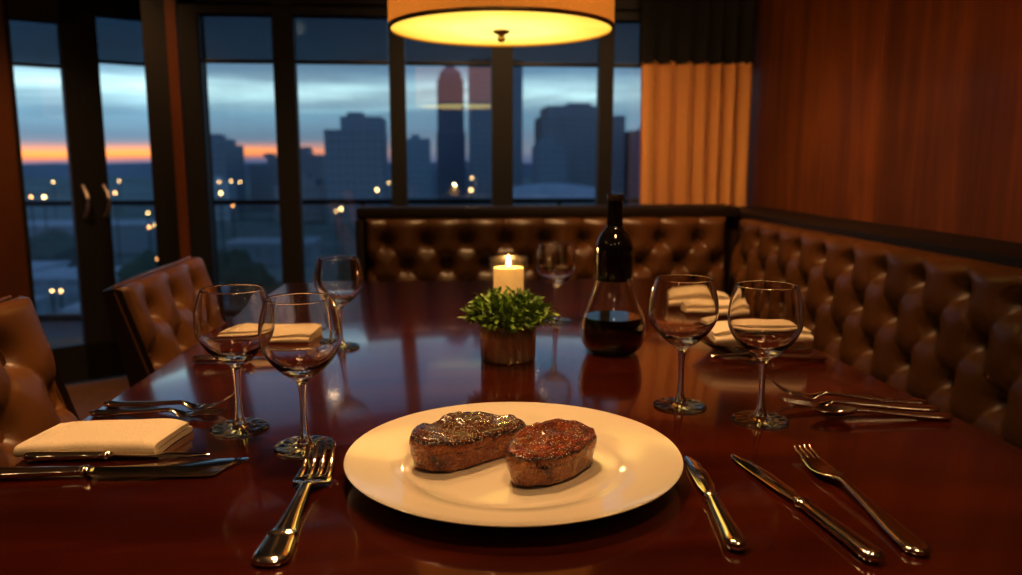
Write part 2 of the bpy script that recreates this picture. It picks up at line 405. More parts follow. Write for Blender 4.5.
def buttons(u0, u1, su, pv, v0, rows):
    out = []
    for r in range(rows):
        off = 0 if r % 2 == 0 else su/2
        k = math.ceil((u0-off)/su)
        while off+k*su <= u1:
            out.append((off+k*su, v0-r*pv)); k += 1
    return out
def cushion(u0, u1, v0, v1, su, pv, vr, rows, T, P, step=.006, R=.035, depth=.09):
    nu = int((u1-u0)/step)+1; nv = int((v1-v0)/step)+1
    us = [u0+(u1-u0)*i/(nu-1) for i in range(nu)]; vs = [v0+(v1-v0)*j/(nv-1) for j in range(nv)]
    def fn(s, q):
        u, v = u0+(u1-u0)*s, v0+(v1-v0)*q
        h = tuft(u, v, su, pv, vr, rows, T)
        e = min(u-u0, u1-u, v1-v, v-v0)
        if e < R: h -= R*(1-math.sqrt(max(0, 1-(1-e/R)**2)))
        return P(u, v, h)
    mb = MB().grid(nu, nv, fn)
    ring = [i for i in range(nu)]+[j*nu+nu-1 for j in range(1, nv)]+[(nv-1)*nu+i for i in range(nu-2, -1, -1)]+[j*nu for j in range(nv-2, 0, -1)]
    uvs = []
    for i in ring: uvs.append((us[i % nu], vs[i//nu]))
    o = len(mb.v)
    for (u, v) in uvs: mb.v.append(tuple(P(u, v, -depth)))
    n = len(ring)
    for k in range(n): mb.f.append((ring[k], ring[(k+1) % n], o+(k+1) % n, o+k))
    mb.f.append(tuple(o+k for k in range(n)))
    return mb
def button_mb(r=.0085):
    return MB().lathe([(0.0003, .004), (r*.5, .0036), (r*.85, .002), (r, -.001), (r*.9, -.004)], 14)

bt_mesh = button_mb().mesh('button', 'button', True, 0)
def add_buttons(lst, P, T, parent, nrm, mesh, u0, u1):
    n = Vector(nrm).normalized()
    q = Vector((0, 0, 1)).rotation_difference(n)
    for (u, v) in lst:
        if u < u0+.03 or u > u1-.03: continue
        o = bpy.data.objects.new('button', mesh); C.objects.link(o); o.parent = parent
        o.rotation_mode = 'QUATERNION'; o.rotation_quaternion = q; o.location = P(u, v, -T*.92+.002)

# right bench along the wood wall
BX = 1.115
rb_ = thing('tufted_bench', 'long brown button-tufted leather bench back against the wood panelled wall', 'bench', (0, 0, 0))
LEAN = .10
PR = lambda u, v, h: (BX-(.85-v)*LEAN-h, u, v)
R0, R1, RS, RP, RV = -.6, 2.87, .1575, .098, .792
rcu = cushion(R0, R1, .43, .852, RS, RP, RV, 4, .033, PR).build('back_cushion', 'bench', rb_, True, 0)
add_buttons(buttons(R0, R1, RS, RP, RV, 4), PR, .033, rcu, (-1, 0, .1), bt_mesh, R0+.02, R1)
MB().rbox(1.155, WX-.002, R0, WY-.16, .80, .872, .006).build('cap_rail', 'rail_wood', rb_)
MB().box(1.19, WX-.01, R0, WY-.16, .02, .80).build('back_frame', 'dark_wood', rb_, False)
MB().rbox(.70, 1.115, R0, 2.60, .33, .455, .03, 4).build('seat_cushion', 'bench', rb_)
MB().rbox(.72, 1.18, R0, 2.60, .02, .325, .006).build('seat_base', 'dark_wood', rb_)
# far bench under the windows
FY = 2.965
fb = thing('tufted_bench', 'brown tufted leather bench across the far end of the table under the windows', 'bench', (0, 0, 0))
PF = lambda u, v, h: (u, FY+(.85-v)*-.08-h, v)
F0, F1, FS, FP, FV = -.262, 1.10, .147, .088, .772
PFo = lambda u, v, h: PF(u-.04, v, h)
fcu = cushion(F0+.04, F1+.04, .43, .858, FS, FP, FV, 4, .040, PFo).build('back_cushion', 'bench', fb, True, 0)
add_buttons(buttons(F0+.04, F1+.04, FS, FP, FV, 4), PFo, .040, fcu, (0, -1, .08), bt_mesh, F0+.04, F1+.04)
MB().rbox(-.292, 1.150, FY-.005, FY+.17, .853, .893, .006).build('cap_rail', 'rail_wood', fb)
MB().rbox(-.294, F0-.004, FY-.035, FY+.16, .02, .852, .005).build('end_panel', 'rail_wood', fb)
MB().box(F0, 1.145, FY+.06, FY+.165, .02, .85).build('back_frame', 'dark_wood', fb, False)
MB().rbox(F0, .69, 2.45, FY-.03, .33, .455, .03, 4).build('seat_cushion', 'bench', fb)
MB().rbox(F0+.01, .69, 2.48, FY+.05, .02, .325, .006).build('seat_base', 'dark_wood', fb)

# ------------------------------------------------------------------ table
TZ = .75
tb = thing('dining_table', 'long dark mahogany dining table with a polished top', 'table', (0, 0, 0))
mb = MB(); TE = [(-.486, -.35), (.638, -.35), (.632, 2.10), (-.394, 2.10)]
bm = bmesh.new(); vs = [bm.verts.new((x, y, z)) for z in (.712, .75) for x, y in TE]
for f in ((3, 2, 1, 0), (4, 5, 6, 7), (0, 1, 5, 4), (1, 2, 6, 5), (2, 3, 7, 6), (3, 0, 4, 7)): bm.faces.new([vs[i] for i in f])
bmesh.ops.bevel(bm, geom=bm.edges[:], offset=.004, segments=3, affect='EDGES', profile=.5)
bm.verts.index_update(); mb.add([v.co[:] for v in bm.verts], [[v.index for v in f.verts] for f in bm.faces]); bm.free()
mb.build('table_top', 'table', tb)
ap = MB(); ap.box(-.37, .56, -.25, -.22, .63, .712); ap.box(-.35, .56, 1.98, 2.01, .63, .712); ap.box(-.37, -.34, -.22, 1.98, .63, .712); ap.box(.53, .56, -.22, 1.98, .63, .712)
ap.build('apron', 'table', tb, False)
for x in (-.36, .55):
    for y in (-.02, 1.5):
        MB().rbox(x-.03, x+.03, y-.03, y+.03, 0, .712, .006).build('leg', 'table', tb)

# ------------------------------------------------------------------ dining chairs (face +x, back reclined)
def make_chair(label, loc):
    ch = thing('dining_chair', label, 'chair', loc, 0, 'leather dining chairs')
    W = .268; TL = math.tan(math.radians(18))
    # local: back plane x(z) = (z-.45)*-TL ; u along y ; v along z
    PC = lambda u, v, h: (-(v-.45)*TL+h*.93, u, v+h*.3)
    PC2 = lambda u, v, h: PC(u, v, h)
    su, pv, vr = .16, .088, .740
    bk = cushion(-W, W, .46, .808, su, pv, vr, 3, .028, PC2, .006, .022, .012).build('backrest', 'chair', ch, True, 0)
    # dark outer shell of the back
    sh = MB()
    def fn(u, v):
        z = .40+(.800-.40)*v; y = (-W-.004)+(2*W+.008)*u
        bow = .02*(1-(2*u-1)**2)
        return (-(z-.45)*TL-.035-.05*(1-v)-bow, y, z+.0)
    g = MB().grid(24, 12, fn); sh.add(g.v, g.f)
    def side(sg):
        return MB().grid(6, 12, lambda u, v: (-((.40+.400*v)-.45)*TL-(.035+.05*(1-v))*(1-u)+.003*u, sg*(W+.004), .40+.400*v))
    for sg in (-1, 1): q = side(sg); sh.add(q.v, q.f)
    q = MB().grid(24, 6, lambda u, v: (-(.800-.45)*TL-.035-.02*(1-(2*u-1)**2)*(1-v)+.038*v, (-W-.004)+(2*W+.008)*u, .800+.004*math.sin(PI*v))); sh.add(q.v, q.f)
    sh.build('back_shell', 'chair_back', ch, True, 50)
    MB().tube([PC(-W-.002, .45, -.012), PC(-W-.002, .800, -.012), PC(-W+.012, .811, -.014), PC(W-.012, .811, -.014), PC(W+.002, .800, -.012), PC(W+.002, .45, -.012)], .0035, 8).build('piping', 'chair', bk)
    add_buttons(buttons(-W, W, su, pv, vr, 3), PC2, .028, bk, (.93, 0, .35), bt_mesh, -W, W)
    MB().rbox(-.02, .30, -W+.005, W-.005, .37, .475, .025, 4).build('seat', 'chair', ch)
    MB().rbox(-.10, .29, -W+.02, W-.02, .33, .37, .005).build('seat_frame', 'chair_back', ch)
    for x in (-.08, .27):
        for y in (-W+.045, W-.045):
            MB().tube([(x, y, .335), (x+(.0 if x > 0 else -.03), y, 0)], [.02, .014], 10).build('leg', 'dark_wood', ch)
    return ch
ch1 = make_chair('brown tufted leather dining chair in front of the glass doors, whole back in view', (-.530, 1.945, 0))
c2_ = dup(ch1, (-.548, 1.068, 0), 0, 'nearest brown tufted leather chair, cut by the left frame edge beside the napkin', 'leather dining chairs')

c2_.scale = (1, 1, 1.05)
# ------------------------------------------------------------------ pendant lamp
LX, LY, LZ, LR = .170, 2.10, 1.391, .284
lp = thing('pendant_lamp', 'large amber drum pendant lamp glowing above the table', 'lamp', (LX, LY, LZ))
shd = MB().lathe([(LR, .004), (LR, .26), (LR-.004, .26), (LR-.004, .004)], 96).build('lamp_shade', 'shade', lp)
MB().lathe([(LR-.006, -.003), (LR+.001, -.003), (LR+.0015, .0), (LR+.001, .006), (LR-.006, .006), (LR-.006, -.003)], 96).build('rim_trim', 'brass', shd)
dif = MB().lathe([(.0005, -.002), (.1, -.001), (.2, .0), (LR-.005, .002)], 96).build('diffuser', 'diffuser', lp)
MB().lathe([(.0005, -.030), (.006, -.029), (.0105, -.023), (.010, -.018), (.006, -.014), (.012, -.010), (.019, -.007), (.021, -.004), (.0205, -.001)], 24).build('finial', 'brass', dif)
MB().tube([(0, 0, .22), (0, 0, CZ-LZ)], .008).build('rod', 'dark_wood', lp)
MB().lathe([(.06, CZ-LZ-.025), (.06, CZ-LZ-.001)], 32, cap0=True, cap1=True).build('ceiling_rose', 'dark_wood', lp)

# ------------------------------------------------------------------ wine glasses
def spline(pts, n):
    out = []
    P_ = [pts[0]]+list(pts)+[pts[-1]]
    for i in range(1, len(P_)-2):
        for k in range(n):
            t_ = k/n; p0, p1, p2, p3 = P_[i-1], P_[i], P_[i+1], P_[i+2]
            out.append(tuple(.5*((2*p1[j])+(-p0[j]+p2[j])*t_+(2*p0[j]-5*p1[j]+4*p2[j]-p3[j])*t_*t_+(-p0[j]+3*p1[j]-3*p2[j]+p3[j])*t_**3) for j in range(2)))
    out.append(tuple(pts[-1])); return out
def make_glass(label, loc):
    g = thing('wine_glass', label, 'wine glass', loc, 0, 'empty wine glasses on the table')
    outer = spline([(.0052, .072), (.0090, .0775), (.0200, .0850), (.0325, .0975), (.0415, .1130), (.0435, .1260), (.0425, .1400), (.0390, .1550), (.0355, .1660)], 7)
    inner = spline([(.0345, .1660), (.0378, .1550), (.0412, .1400), (.0422, .1260), (.0402, .1135), (.0312, .0995), (.0190, .0905), (.0085, .0868), (.0003, .0862)], 7)
    rim = [(.0353, .1666), (.0350, .1668), (.0347, .1666)]
    bm_ = MB().lathe(outer+rim+inner, 96)
    nO = (len(outer)+len(rim))*96
    def rip(i, p):
        if i < nO or p[2] > .0985: return p
        k = 1+.022*math.sin(13*math.atan2(p[1], p[0])+p[2]*200)*((.0985-p[2])/.0125)
        return (p[0]*k, p[1]*k, p[2])
    bm_.v = [rip(i, p) for i, p in enumerate(bm_.v)]
    bm_.build('bowl', 'crystal', g, True, 0)
    stem = spline([(.0085, .0062), (.0060, .0115), (.0043, .0220), (.0036, .0400), (.0040, .0580), (.0052, .0720)], 6)
    MB().lathe(stem, 32).build('stem', 'crystal', g, True, 0)
    foot = [(.0003, .0004), (.020, .0003), (.031, .0003), (.0332, .0007), (.0338, .0014), (.0332, .0021)]+spline([(.031, .0025), (.020, .0034), (.013, .0046), (.0085, .0062)], 5)
    fm_ = MB().lathe(foot, 96)
    fm_.v = [(x, y, z+.0005*math.sin(14*math.atan2(y, x))*(1 if .012 < math.hypot(x, y) < .031 and z > .0022 else 0)) for x, y, z in fm_.v]
    fm_.build('foot', 'crystal', g, True, 0)
    return g
G = make_glass('empty wine glass on the right, nearest the three stacked pieces of cutlery', (.388, .904, TZ))
GG = 'empty wine glasses on the table'
for xy, lb in [((.308, .969), 'empty wine glass on the right nearer the wine decanter, behind the plate'),
               ((-.235, .932), 'empty wine glass on the left standing beside the folded napkin and forks'),
               ((-.148, .860), 'empty wine glass directly behind the tines of the dinner fork left of the plate'),
               ((-.165, 1.346), 'far left empty wine glass alone in front of the window and bench end'),
               ((.231, 1.535), 'farthest empty wine glass, standing between the candle and the decanter')]:
    q = dup(G, (*xy, TZ), random.random()*6, lb, GG)
    if xy[1] > 1.2: q.scale = (.93, .93, .915)

# ------------------------------------------------------------------ plate and steaks
PX, PY = .0735, .768
pl = MB().lathe([(.0003, .0045), (.085, .0045), (.100, .0052), (.108, .0090), (.113, .0125), (.128, .0150), (.150, .0185), (.1635, .0215), (.1655, .0222), (.1662, .0214), (.1650, .0200), (.150, .0155), (.118, .0095), (.105, .0045), (.096, .0008), (.092, .0002), (.088, .0008), (.084, .0022), (.0003, .0022)], 128)
pl.v = [(x*1.010, y*1.010, z) for x, y, z in pl.v]
o = pl.build('dinner_plate', 'china', None, True, 60); o.location = (PX, PY, TZ)
tag(o, 'large round cream dinner plate with a wide rim holding two steaks', 'plate')

def steak(name, label, loc, rz, outline, h, mat, seed, taper=.0):
    n = 96; rings = []
    def rad(a):
        # closed spline through (angle, radius)
        m = len(outline); da = 2*PI
        for i in range(m):
            a0, r0 = outline[i]; a1, r1 = outline[(i+1) % m]
            if a1 <= a0: a1 += 2*PI
            aa = a if a >= outline[0][0] else a+2*PI
            if a0 <= aa < a1:
                t_ = (aa-a0)/(a1-a0); rm = outline[i-1][1]; rp = outline[(i+2) % m][1]
                return .5*((2*r0)+(-rm+r1)*t_+(2*rm-5*r0+4*r1-rp)*t_*t_+(-rm+3*r0-3*r1+rp)*t_**3)
        return outline[0][1]
    prof = [(k/14*.90, 1.0) for k in range(1, 15)]+[(.945, .985), (.975, .95), (.995, .89), (1.01, .80)]+[(1.015-.10*(k/8)**1.6, .80-.74*k/8) for k in range(1, 9)]+[(.87, .0), (.5, 0), (.02, 0)]
    vs = []; fs = []
    for (q, z) in prof:
        for k in range(n):
            a = 2*PI*k/n; r = rad(a)*q
            r *= 1.04; x, y = r*math.cos(a), r*math.sin(a)
            nz = noise.noise(Vector((x*45+seed, y*45, z*1.5)))*.0026+noise.noise(Vector((x*130, y*130+seed, z*4)))*.0012
            zz = z*h
            if z > .7: zz += nz*1.3+.0045*math.cos(a-1.2)*q+.004*noise.noise(Vector((x*18, y*18, seed)))
            zz *= 1-taper*(x/.07)
            if .05 < z: x *= 1+nz*16; y *= 1+nz*16
            vs.append((x, y, max(0, zz)))
    R_ = len(prof)
    for i in range(R_-1):
        for k in range(n):
            k2 = (k+1) % n; fs.append((i*n+k, i*n+k2, (i+1)*n+k2, (i+1)*n+k))
    fs.append(tuple(range(n))); fs.append(tuple((R_-1)*n+k for k in range(n)))
    mb = MB(); mb.add(vs, fs); o = mb.build(name, mat, None, True, 0); o.location = loc; o.rotation_euler = (0, 0, rz)
    return tag(o, label, 'steak', 'steaks on the plate')
rd = math.radians
steak('grilled_steak', 'longer seared steak on the left of the plate with dark crust and salt', (.026, .798, TZ+.0066), rd(29),
      [(0, .071), (rd(22), .058), (rd(50), .036), (rd(90), .030), (rd(130), .034), (rd(158), .052), (rd(180), .060), (rd(205), .055), (rd(232), .038), (rd(270), .028), (rd(310), .033), (rd(338), .056)], .033, 'steak_a', 3, .16)
steak('grilled_steak', 'shorter reddish glazed steak at the centre right of the plate', (.110, .752, TZ+.0066), rd(42),
      [(0, .058), (rd(25), .048), (rd(55), .034), (rd(90), .030), (rd(130), .034), (rd(160), .047), (rd(180), .056), (rd(205), .046), (rd(235), .034), (rd(270), .029), (rd(310), .034), (rd(338), .049)], .035, 'steak_b', 11, .06)

# ------------------------------------------------------------------ cutlery (local: handle end at y=0, tip at +y)
def lerp_secs(keys, n=8):
    out = []
    for a, b in zip(keys[:-1], keys[1:]):
        for k in range(n):
            t_ = k/n; t_ = t_*t_*(3-2*t_) if False else t_
            out.append(tuple(a[j]+(b[j]-a[j])*t_ for j in range(len(a))))
    out.append(tuple(keys[-1])); return out
def smooth_secs(keys, n=6):
    P_ = [keys[0]]+list(keys)+[keys[-1]]; out = []
    for i in range(1, len(P_)-2):
        p0, p1, p2, p3 = P_[i-1], P_[i], P_[i+1], P_[i+2]
        for k in range(n):
            t_ = k/n
            out.append(tuple(.5*((2*p1[j])+(-p0[j]+p2[j])*t_+(2*p0[j]-5*p1[j]+4*p2[j]-p3[j])*t_*t_+(-p0[j]+3*p1[j]-3*p2[j]+p3[j])*t_**3) for j in range(len(p1))))
    out.append(tuple(keys[-1]))
    return [(y, max(.0006, w), max(.0005, h), z, x) for (y, w, h, z, x) in out]
def handle_keys(L, we, wn, zb=.0035, th=.0034, zn=.009, orn=False):
    k = [(0, we*.25, th*.6, zb, 0), (.004, we*.75, th, zb, 0), (.012, we, th*1.1, zb, 0), (L*.30, we*.86, th, zb+.0005, 0)]
    if orn: k += [(L*.34, we*.90, th*1.25, zb+.001, 0), (L*.37, we*.72, th*1.0, zb+.001, 0)]
    k += [(L*.62, wn*1.35, th*.9, (zb+zn)/2, 0), (L*.92, wn, th*.8, zn, 0), (L, wn*1.0, th*.75, zn, 0)]
    return k
def fork(name, label, loc, rz, L=.2, hw=.0115, we=.0085, wn=.0035, tine=.042, head=.024, tip_z=.018, group=None, orn=False, wedge=1.0):
    f = thing(name, label, 'fork', loc, rz, group)
    hl = L-tine-head
    MB().strap(smooth_secs(handle_keys(hl, we, wn, orn=orn)), 16).build('handle', 'steel', f, True, 60)
    hd = MB(); zb = .004
    hd.strap(smooth_secs([(hl-.002, wn, .0024, .009, 0), (hl+head*.12, hw*.50, .0021, .0080, 0), (hl+head*.28, hw*.62*wedge**1.8, .0019, .0065, 0), (hl+head*.60, hw*.97*wedge**.7, .0015, zb, 0), (hl+head*.9, hw, .0013, zb+.0002, 0), (hl+head+.002, hw, .0012, zb+.001, 0)]), 16)
    pitch = hw*2/4; tw = pitch*.30
    for k in range(4):
        x = (k-1.5)*pitch; 
        hd.strap(smooth_secs([(hl+head-.002, tw*1.25, .0011, zb+.0008, x), (hl+head+tine*.4, tw, .0011, zb+.003, x*.98), (hl+head+tine*.8, tw*.85, .001, zb+(tip_z-zb)*.62, x*.95), (L, tw*.3, .0006, tip_z, x*.93)], 4), 8)
    hd.build('head', 'steel', f, True, 60); return f
def spoon(name, label, loc, rz, L=.19, bw=.016, bl=.05, group=None):
    f = thing(name, label, 'spoon', loc, rz, group); hl = L-bl
    MB().strap(smooth_secs(handle_keys(hl, .0094, .0042)), 16).build('handle', 'steel', f, True, 60)
    b = MB(); n, m = 40, 10; vs = []; fs = []
    for (top) in (0, 1):
        for i in range(m+1):
            q = i/m
            for k in range(n):
                a = 2*PI*k/n; s_ = math.sin(a)
                wx = bw*(1-.18*s_)
                z = .0105-.0075*(1-q*q)+.003*s_*q*0
                vs.append((wx*math.cos(a)*q, hl+bl/2-.001+bl/2*s_*q, z-(.0014 if top else 0)))
    o_ = (m+1)*n
    for base in (0, o_):
        for i in range(m):
            for k in range(n):
                k2 = (k+1) % n; fs.append((base+i*n+k, base+i*n+k2, base+(i+1)*n+k2, base+(i+1)*n+k))
    for k in range(n): fs.append((m*n+k, m*n+(k+1) % n, o_+m*n+(k+1) % n, o_+m*n+k))
    b.add(vs, fs); b.build('bowl', 'steel', f, True, 60); return f
def knife(name, label, loc, rz, L=.23, bl=.115, bw=.0095, we=.0088, wn=.0055, outline=None, group=None, th=.0052, roll=0, lift=0):
    f = thing(name, label, 'knife', loc, rz, group); hl = L-bl
    z = th
    MB().strap(smooth_secs([(0, we*.3, th*.6, z, 0), (.004, we*.85, th*.95, z, 0), (.014, we, th, z, 0), (hl*.35, we*.86, th*.92, z, 0), (hl*.7, wn*1.12, th*.84, z, 0), (hl*.88, wn*.95, th*.78, z, 0), (hl*.91, wn*1.25, th*.92, z, 0), (hl*.94, wn*1.25, th*.92, z, 0), (hl*.965, wn*.9, th*.7, z, 0), (hl, wn*.9, th*.6, z, 0)], 7), 18, .9).build('handle', 'steel', f, True, 60)
    b = MB()
    if outline is None:
        outline = [(-.4, 0), (-.55, .05), (-.75, .2), (-.80, .6), (-.72, .85), (-.45, .97), (-.1, 1.0), (.3, .93), (.72, .80), (.95, .5), (.85, .2), (.5, .05), (.4, 0)]
    pts = [(x*bw, hl-.003+y*(bl+.003)) for x, y in outline]
    n = len(pts); cx = sum(p[0] for p in pts)/n; cy = sum(p[1] for p in pts)/n
    vs = []; fs = []
    for zz, s_ in ((z-.0008, .86), (z-.0002, 1), (z+.0002, 1), (z+.0009, .80)):
        for (x, y) in pts: vs.append((cx+(x-cx)*s_, hl+(y-hl)*(1-(1-s_)*.06), zz-(y-hl)/bl*(z-.0018)*1.0))
    for i in range(3):
        for k in range(n):
            k2 = (k+1) % n; fs.append((i*n+k, i*n+k2, (i+1)*n+k2, (i+1)*n+k))
    fs.append(tuple(range(n-1, -1, -1))); fs.append(tuple(3*n+k for k in range(n)))
    b.add(vs, fs); b.build('blade', 'steel', f, True, 30); return f
def aim(x0, y0, x1, y1): return math.atan2(-(x1-x0), y1-y0)
def ln(x0, y0, x1, y1): return math.hypot(x1-x0, y1-y0)

def put(fn, name, label, p0, p1, **kw):
    return fn(name, label, (p0[0], p0[1], TZ+kw.pop('z', .0002)), aim(*p0, *p1), L=ln(*p0, *p1), **kw)
put(fork, 'dinner_fork', 'wide-handled fork left of the plate with tines toward the wine glass', (-.134, .590), (-.122, .808), hw=.0180, we=.0150, wn=.0052, tine=.046, head=.028, tip_z=.024, orn=True)
put(knife, 'dinner_knife', 'knife tucked against the right rim of the plate', (.237, .580), (.262, .790), bl=.105, bw=.010, we=.0095, wn=.0062)
put(knife, 'steak_knife', 'middle knife right of the plate, lying between plate knife and fork', (.338, .552), (.311, .790), bl=.125, bw=.0105, we=.0098, wn=.0064)
put(fork, 'dinner_fork', 'fork at the right end of the place setting, beside the middle knife', (.380, .560), (.386, .788), hw=.0116, we=.0115, wn=.0046, tine=.024, head=.066, tip_z=.010, wedge=1.32)
# three pieces on the right by the table edge
SG = 'cutlery laid crosswise near the right table edge'
put(fork, 'dessert_fork', 'farthest of three crosswise pieces near the right table edge, tines raised', (.627, .942), (.441, .995), hw=.012, we=.0092, wn=.0042, tip_z=.022, group=SG)
put(fork, 'dessert_fork', 'middle of three crosswise pieces near the right table edge', (.625, .914), (.432, .952), hw=.012, we=.0092, wn=.0042, tip_z=.014, group=SG)
put(spoon, 'dessert_spoon', 'spoon lying nearest the viewer among three crosswise pieces by the right table edge', (.622, .884), (.455, .912), bw=.0135, bl=.056, group=SG)
# around the left napkin
put(fork, 'salad_fork', 'fork lying behind the left napkin with raised tines, farther of the two', (-.428, 1.034), (-.258, .998), hw=.0115, we=.0075, wn=.0034, tip_z=.024)
put(fork, 'salad_fork', 'fork just behind the left napkin, partly hidden by it', (-.430, .996), (-.262, .972), hw=.0115, we=.0075, wn=.0034, tip_z=.010)
put(knife, 'butter_knife', 'slim knife lying right in front of the left napkin', (-.434, .843), (-.245, .841), bl=.098, bw=.0080, we=.0080, wn=.0062)
put(knife, 'table_knife', 'broad slanted-end knife nearest the viewer on the left table edge', (-.446, .798), (-.222, .798), bl=.125, bw=.040, we=.0095, wn=.0068,
    outline=[(.16, 0), (.30, .03), (.44, .25), (.47, .6), (.46, .93), (.42, .98), (-.20, 1.06), (-.74, 1.17), (-.80, 1.15), (-.72, .95), (-.46, .5), (-.24, .2), (-.18, .03), (-.14, 0)])
# far left setting
put(knife, 'butter_knife', 'knife in front of the far left napkin, behind the left wine glasses', (-.385, 1.262), (-.190, 1.250), bl=.1, bw=.008, we=.008, wn=.0058)
put(fork, 'salad_fork', 'fork behind the far left napkin, tines toward the table middle', (-.360, 1.462), (-.175, 1.450), hw=.0115, we=.0075, wn=.0034, tip_z=.022)
# far right setting
put(knife, 'butter_knife', 'farther knife in front of the right dish, handle at the table edge', (.612, 1.232), (.435, 1.222), bl=.09, bw=.008, we=.0075, wn=.0055, z=.0002)
put(fork, 'salad_fork', 'nearest fork in front of the right napkin dish, behind the right wine glass', (.614, 1.184), (.440, 1.180), hw=.0105, we=.0072, wn=.0034, tip_z=.008)

# ------------------------------------------------------------------ napkins: a folded sheet swept along x
def napkin(label, loc, rz, L, W, H, layers=3, seed=0):
    th = H/layers*.80; gap = H/layers
    path = []
    for i in range(layers):
        z = th/2+gap*i; r = gap/2
        ys = [W/2-.006*(i % 2)-.012*0, -W/2+.004+.002*i]
        seq = [(ys[0], z), (ys[1], z)] if i % 2 == 0 else [(ys[1], z), (ys[0], z)]
        n = 14
        for k in range(n+1): path.append((seq[0][0]+(seq[1][0]-seq[0][0])*k/n, z))
        if i < layers-1:
            sg = -1 if i % 2 == 0 else 1; yc = seq[1][0]
            for k in range(1, 6):
                a = -PI/2+PI*k/6; path.append((yc+sg*r*math.cos(a), z+r+r*math.sin(a)))
    m = len(path); outl = []
    def off(sgn):
        res = []
        for k in range(m):
            a = path[max(0, k-1)]; b = path[min(m-1, k+1)]
            dx, dz = b[0]-a[0], b[1]-a[1]; l_ = math.hypot(dx, dz) or 1
            res.append((path[k][0]-dz/l_*th/2*sgn, path[k][1]+dx/l_*th/2*sgn))
        return res
    outl = off(1)+off(-1)[::-1]; n = len(outl); NX = 40; vs = []; fs = []
    for i in range(NX+1):
        u = i/NX; x = -L/2+L*u
        for (y, z) in outl:
            q = noise.noise(Vector((x*22+seed, y*22, z*30)))
            sag = 1-.16*math.exp(-((min(u, 1-u)*L)/.012)**2)-.05*math.sin(PI*u*2+seed)
            vs.append((x+.003*q+(.010*(y/W)), y+.0016*q, max(.0003, z*sag+.0012*q*(z/H))))
    for i in range(NX):
        for k in range(n): k2 = (k+1) % n; fs.append((i*n+k, i*n+k2, (i+1)*n+k2, (i+1)*n+k))
    fs.append(tuple(range(n-1, -1, -1))); fs.append(tuple(NX*n+k for k in range(n)))
    o = MB().add(vs, fs).build('folded_napkin', 'linen', None, True, 60); o.location = loc; o.rotation_euler = (0, 0, rz)
    return tag(o, label, 'napkin', 'folded cream napkins')
napkin('folded cream napkin nearest the viewer, between two forks and two knives on the left', (-.368, .890, TZ+.0003), rd(-3), .146, .080, .018, 2, 1)
napkin('far left folded cream napkin seen through the two left wine glasses', (-.285, 1.392, TZ+.0003), rd(-2), .155, .11, .022, 3, 5)
# shallow glass dish with a napkin on it, another napkin farther on
ds = thing('glass_dish', 'shallow clear glass dish under a napkin, behind the right wine glasses', 'dish', (.500, 1.272, TZ))
MB().lathe([(.0003, .0003), (.040, .0003), (.046, .003), (.068, .016), (.0705, .0178), (.069, .0185), (.066, .0168), (.045, .0052), (.0003, .0045)], 64).build('dish_body', 'crystal', ds, True, 50)
napkin('folded cream napkin lying on the glass dish behind the right wine glasses', (.532, 1.270, TZ+.019), rd(1), .165, .085, .022, 3, 9)
napkin('far right folded cream napkin with nothing beneath it, by the bench', (.565, 1.690, TZ+.0003), rd(-3), .140, .075, .026, 3, 13)
napkin('small folded cream napkin between the glass dish and the far right napkin', (.566, 1.585, TZ+.0003), rd(0), .122, .075, .024, 3, 17)

# ------------------------------------------------------------------ planter, candle, decanter
pt = thing('potted_plant', 'small bushy green plant in a bronze pot at the table centre', 'plant', (.110, 1.240, TZ))
pm_ = MB().lathe([(.0003, .0004), (.041, .0004), (.0425, .002), (.0432, .028), (.0435, .056), (.0425, .0575), (.041, .056), (.0405, .050)], 120)
pm_.v = [(x*q, y*q, z) for x, y, z in pm_.v for q in [1+(.016*math.sin(20*math.atan2(y, x))+.010*math.sin(33*math.atan2(y, x)+2))*(1 if z > .001 else 0)]]
pm_.build('pot', 'pot', pt, True, 40)
MB().lathe([(.0403, .050), (.02, .053), (.0004, .054)], 24).build('soil', 'soil', pt)
lf = MB(); st = MB(); random.seed(21)
def leaf(base, d, L, w):
    d = d.normalized(); up = Vector((0, 0, 1)); s_ = d.cross(up)
    if s_.length < .1: s_ = Vector((1, 0, 0))
    s_.normalize(); s_ = (Matrix.Rotation(random.uniform(-.9, .9), 3, d) @ s_); nn = s_.cross(d)
    p = lambda t_, x, z: base+d*(L*t_)+s_*(w*x)+nn*z
    dr = -.18*L
    vs = [p(0, 0, 0), p(.35, -.9, .001), p(.35, 0, -.0006), p(.35, .9, .001), p(.72, -.75, dr*.4+.001), p(.72, 0, dr*.4), p(.72, .75, dr*.4+.001), p(1, 0, dr)]
    lf.add(vs, [(0, 2, 1), (0, 3, 2), (1, 2, 5, 4), (2, 3, 6, 5), (4, 5, 7), (5, 6, 7)])
for i in range(230):
    a = random.uniform(0, 2*PI); el = math.asin(random.uniform(-.12, 1)); rr = random.uniform(.80, 1.06)
    hx = math.cos(el)*math.cos(a); hy = math.cos(el)*math.sin(a); hz = math.sin(el)
    tip = Vector((hx*.066*rr, hy*.066*rr, .066+hz*.040*rr)); root = Vector((hx*.02, hy*.02, .054))
    st.tube([root, (root+tip)/2+Vector((0, 0, .006)), tip], [.0009, .0008, .0005], 4)
    dirn = Vector((hx, hy, hz*.9+.18))
    for k in range(7):
        b = root.lerp(tip, .55+.45*k/6)+Vector((random.gauss(0, .002), random.gauss(0, .002), random.gauss(0, .002)))
        dv = dirn.normalized()+Vector((random.gauss(0, .55), random.gauss(0, .55), random.gauss(.1, .4)))
        leaf(b, dv, random.uniform(.011, .017), random.uniform(.0022, .0034))
fo = lf.build('foliage', 'leaf', pt, True, 0); st.build('stems', 'stem_green', fo)

